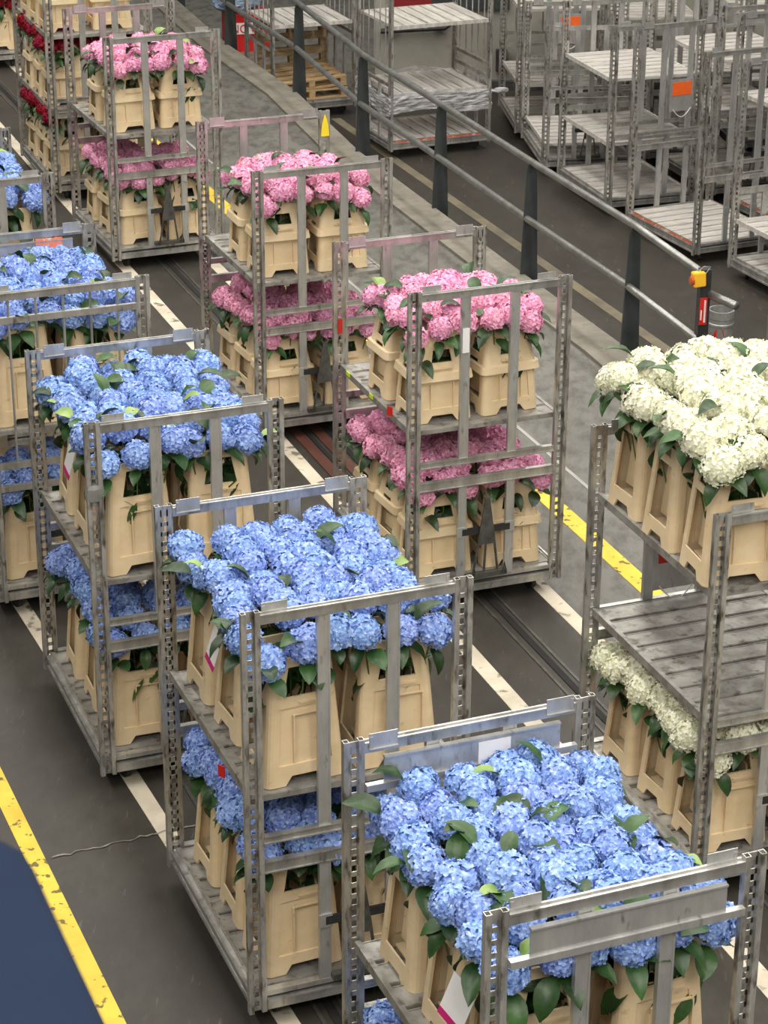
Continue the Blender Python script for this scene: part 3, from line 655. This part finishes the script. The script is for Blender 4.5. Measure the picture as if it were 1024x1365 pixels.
BL = thing('bollard', 'galvanised round bollard with red diamond sticker behind white flowers', 'bollard', (2.535*KH, 16.55*KH, -DROP))
BL.scale = (1.1, 1.1, 1.24)
n = 24
def rev(prof, n=24): return MB().loft([[Vector((r_*math.cos(2*math.pi*k/n), r_*math.sin(2*math.pi*k/n), z)) for k in range(n)] for r_, z in prof])
obj('tube', rev([(.095, 0), (.095, .74), (.10, .745), (.10, .76), (.095, .765), (.095, .79), (.098, .795), (.098, .85), (.088, .85), (.088, .70)]).mesh('tube', 'galv', False), BL)
st = MB(); a0 = R(-105); pts = []
for (du, zz) in ((-.55, .66), (-.25, .73), (.35, .73), (.65, .60), (.35, .58), (-.15, .60)):
    a = a0+du; pts.append(Vector((.0975*math.cos(a), .0975*math.sin(a), zz)))
st.add(pts, [(0, 1, 2, 3, 4, 5)]); obj('sticker', st.mesh('sticker', 'red'), BL, label='red diamond sticker')
BK = thing('stub_post', 'short grey square post at the right edge behind white flowers', 'post', (2.97*KH, 16.6*KH, -DROP), R(20))
BK.scale = (1.1, 1.1, 1.26)
obj('column', bevel(MB().bb(-.06, .06, -.05, .05, 0, .78).mesh('column', 'galv'), .006), BK); obj('bolt', MB().tube([(.06, -.03, .62), (.10, -.03, .62)], .02, 8).mesh('bolt', 'rail'), BK)

# ------------------------------------------------------------ empty trolleys right
EG = 'empty trolleys behind the guard rail'
def empt(label, flx, fly, t, L=1.344, W=1.0, H=2.15, shelves=(), **k):
    c = Vector((flx*KH, fly*KH, 0))+Vector((math.cos(R(t)), math.sin(R(t)), 0))*W/2
    return trolley('empty_trolley', label, c.x, c.y, t, L=L, W=W, H=H, shelves=[z*1.1 for z in shelves], group=EG, deckmat='deck_clean', z0=-DROP, **k)
e1 = empt('empty trolley with orange label plate and red edge, right of the guard rail', 2.88, 20.61, 25, H=2.2, edge='l', coup=False)
plate_on(e1, 1.25, 1.27, 1.61)
empt('empty trolley cut by the right edge, low deck raised, nearest the beacon', 3.66, 19.15, 24, H=2.2, shelves=(.55,), coup=False)
empt('empty trolley with two pale shelves, left of the orange-labelled one', 2.19, 22.1, 18.5, H=2.1, coup=False, shelves=(1.38, .74))
tm = empt('low-framed empty trolley with pale deck, behind the two-shelf one', 1.66, 23.58, 7, H=1.75, shelves=(.34,))
plate_on(tm, 1.30, 1.25, 1.6)
empt('farthest left empty trolley, next to the film-wrapped one', 1.45, 25.0, 6, H=2.2, shelves=(.62, 1.45), rear='rods')
empt('empty trolley with red-edged shelf at the right edge, behind the raised-deck one', 3.92, 21.12, 25, H=2.2, shelves=(1.25,), edge='l', coup=False)
empt('empty trolley right of the two-shelf one, flat plate under its top rail', 3.28, 22.6, 18.5, H=2.2, shelves=(.9, 1.45), front='panel')
empt('empty trolley right of the low-framed one, one shelf at waist height', 2.76, 23.95, 8, H=2.2, shelves=(1.0,), coup=False)
empt('empty trolley by the concrete wall, right of the farthest left one', 2.52, 25.3, 6, H=2.2, shelves=(.7, 1.3))
empt('empty trolley in the third column, one shelf at chest height, right edge', 4.35, 22.95, 18.5, H=2.2, shelves=(1.2,))
empt('empty trolley in the third column near the wall, two shelves', 3.85, 24.4, 10, H=2.2, shelves=(.8, 1.5))

# film-wrapped trolley
F = trolley('film_wrapped_trolley', 'empty trolley wrapped round the middle in clear stretch film', -.13*KH, 24.62*KH, -68+1, L=1.27, H=2.3, z0=-DROP, shelves=(.77, 1.57), front='rods', rear='rods', deckmat='deck_clean', edge='r', coup=False, slatn=8)
def film_material():
    m, nt, b = new_mat('stretch_film'); N = nt.nodes; L_ = nt.links
    tc = N.new('ShaderNodeTexCoord'); mp = N.new('ShaderNodeMapping'); mp.inputs['Scale'].default_value = (3, 3, 22); L_.new(tc.outputs['Object'], mp.inputs[0])
    n = N.new('ShaderNodeTexNoise'); n.inputs['Scale'].default_value = 2.2; n.inputs['Detail'].default_value = 6; L_.new(mp.outputs[0], n.inputs['Vector'])
    cr = N.new('ShaderNodeValToRGB'); cr.color_ramp.elements[0].position = .4; cr.color_ramp.elements[1].position = .66
    cr.color_ramp.elements[0].color = (.25, .25, .25, 1); cr.color_ramp.elements[1].color = (.85, .85, .85, 1)
    L_.new(n.outputs['Fac'], cr.inputs[0]); L_.new(cr.outputs[0], b.inputs['Alpha'])
    b.inputs['Base Color'].default_value = (.72, .72, .74, 1); b.inputs['Roughness'].default_value = .12
    bp = N.new('ShaderNodeBump'); bp.inputs['Strength'].default_value = 1; bp.inputs['Distance'].default_value = .03; L_.new(n.outputs['Fac'], bp.inputs['Height']); L_.new(bp.outputs[0], b.inputs['Normal'])
    return m
M['film'] = film_material()
fm = MB(); nn_ = 60; rf = random.Random(3)
per = []
W2, L2 = .535, 1.27
for k in range(nn_):
    t = k/nn_*4; e = int(t); f_ = t-e
    per.append([(-W2+2*W2*f_, -.03), (W2, -.03+(L2+.06)*f_), (W2-2*W2*f_, L2+.03), (-W2, L2+.03-(L2+.06)*f_)][e])
rings = []
for i in range(9):
    z = .54+i*.030
    rings.append([Vector((x+rf.uniform(-.01, .01), y+rf.uniform(-.01, .01), z+rf.uniform(-.008, .008)+(.05*math.sin(k*.4) if i in (0, 8) else 0))) for k, (x, y) in enumerate(per)])
fm.loft(rings, caps=False)
obj('stretch_film', fm.mesh('film', 'film'), F, label='crinkled clear stretch film')
kn = MB(); kn.tube([(W2, L2+.02, .72), (W2+.05, L2+.08, .73), (W2+.06, L2+.16, .74), (W2+.04, L2+.2, .72)], [.012, .035, .02, .03], 7); obj('film_tail', kn.mesh('tail', 'film'), F)

# pallet trolley + pallets + crate
G = trolley('pallet_trolley', 'trolley carrying wooden pallets under a pale top deck, left of the film-wrapped one', -1.60, 29.0, -68, L=1.08, H=2.2, z0=-DROP, shelves=(1.19,), front='rods', rear='rods', deckmat='deck_clean', coup=False, slatn=7)
def pallet(label, loc, rot, mat='wood', Lx=.95, Ly=.9):
    P = tag(obj('pallet', None, loc=loc, rot=rot), label, 'pallet', None)
    for k in range(5): obj('board', cached(('pb', mat), lambda: MB().bb(-.475, .475, -.05, .05, 0, .02).mesh('board', mat)), P, (0, -.38+k*.19, .10))
    for k in range(3): obj('bearer', cached(('pbe', mat), lambda: MB().bb(-.04, .04, -.43, .43, .02, .10).mesh('bearer', mat)), P, (-.43+k*.43, 0, 0))
    for k in range(3): obj('board', cached(('pb', mat), lambda: None), P, (0, -.38+k*.38, 0))
    return P
gx = lambda a, b, z: on(G, a, b, z)
pallet('wooden pallet lying flat at the bottom of the pallet trolley', gx(.02, .54, .215), (0, 0, R(22)))
pallet('old wooden pallet leaning upright at the back of the pallet trolley', gx(-.40, .54, .66), (R(84), 0, R(22)), 'wood_dark')
pallet('wooden pallet lying flat on top of another in the pallet trolley', gx(.0, .53, .362), (R(3), R(-2), R(24)), 'wood')
CR = thing('red_crate', 'red plastic crate with white lettering behind the guard rail', 'crate', (-2.0, 32.6, -DROP), R(12))
cm = MB(); n = 0
for (x0, x1, y0, y1) in ((-.30, .30, -.20, -.185), (-.30, .30, .185, .20), (-.30, -.285, -.185, .185), (.285, .30, -.185, .185)): cm.bb(x0, x1, y0, y1, .02, .52)
cm.bb(-.31, .31, -.21, .21, .50, .54); cm.bb(-.30, .30, -.2, .2, 0, .02)
for x in (-.30, -.1, .1, .30): cm.bb(x-.008, x+.008, -.212, -.2, .02, .5)
obj('crate_body', cm.mesh('crate', 'red_plastic'), CR)
tcu = bpy.data.curves.new('lettering', 'FONT'); tcu.body = 'NOVA'; tcu.size = .17; tcu.extrude = .002; tcu.align_x = 'CENTER'
obj('name_panel', bevel(MB().bb(-.24, .24, -.003, .003, -.08, .08).mesh('np', 'white'), .002), CR, (0, -.216, .33), label='white name panel')
to = bpy.data.objects.new('lettering_curve', tcu); COL.objects.link(to); bpy.context.view_layer.update()
lme = bpy.data.meshes.new_from_object(to.evaluated_get(bpy.context.evaluated_depsgraph_get())); bpy.data.objects.remove(to)
lme.materials.clear(); lme.materials.append(M['red'])
obj('lettering', lme, CR, (0, -.222, .27), (R(90), 0, 0), label='red lettering NOVA')
bg = bmesh.new(); bmesh.ops.create_icosphere(bg, subdivisions=4, radius=.3); rb = random.Random(8)
from mathutils import noise as mn
for v in bg.verts:
    d_ = mn.noise(v.co*7)*.06+mn.noise(v.co*16)*.03; v.co = Vector((v.co.x*1.15, v.co.y*.75, v.co.z*.42))*(1+d_*3)
bme = bpy.data.meshes.new('bag'); bg.to_mesh(bme); bg.free(); bme.materials.append(M['bag'])
tag(obj('plastic_bag', bme, loc=(-2.1, 32.5, -DROP+.665), rot=(0, 0, R(10))), 'crumpled blue-grey plastic bag lying on the red crate', 'bag')

# dock wall fittings
bp_ = thing('wall_bumper_bar', 'black tube bar fixed low on the concrete wall', 'bar', (.36, 30.3, .10))
obj('bar_tube', MB().tube([(-.45, -.12, -.02), (.40, -.12, .03), (.47, -.10, .08)], .035, 10).mesh('bar', 'black'), bp_); obj('bar_bracket', MB().bb(-.36, -.30, -.12, 0, -.03, .03).bb(.3, .36, -.12, 0, 0, .06).mesh('brk', 'black'), bp_)
dk = thing('wall_cushion', 'dark red and dark grey padded band along the top of the wall', 'cushion', (0, 30.3, .33))
obj('red_section', MB().bb(.05, .58, -.08, 0, 0, .6).mesh('cush', 'darkred'), dk, label='dark red section'); obj('grey_section', MB().bb(.58, 1.6, -.08, 0, .03, .6).mesh('cush', 'anthracite'), dk, label='dark grey section')
rbm = MB().bb(-.07, .07, -.1, 0, 0, .28)
tag(obj('filler_block', rbm.mesh('filler', 'rubber'), loc=(1.51, 30.3, -.45)), 'added black bumper block on the concrete wall', 'filler')  # added black block, stands in for a dark opening in the wall

# ------------------------------------------------------------ near left navy parapet (on the viewer's gallery)
nv = MB(); zt = 5.93
P1, P2 = Vector((-.195, 1.107)), Vector((-.133, .94)); dd = (P2-P1).normalized()
outline = [(-.70, 1.13), (-.24, 1.118), (-.212, 1.114), (-.200, 1.104), (-.190, 1.085), (P2.x, P2.y), (P2.x+dd.x*.5, P2.y+dd.y*.5), (-.70, .45)]
cen = Vector((-.4, .8))
def rg_(k, z): return [Vector((cen.x+(x-cen.x)*k, cen.y+(y-cen.y)*k, z)) for x, y in outline]
nv.loft([rg_(1, 0), rg_(1, zt-.012), rg_(.992, zt-.003), rg_(.975, zt)])
tag(obj('navy_parapet', nv.mesh('navy_parapet', 'navy')), 'blurred dark navy rounded parapet close to the viewer in the lower left corner', 'parapet')
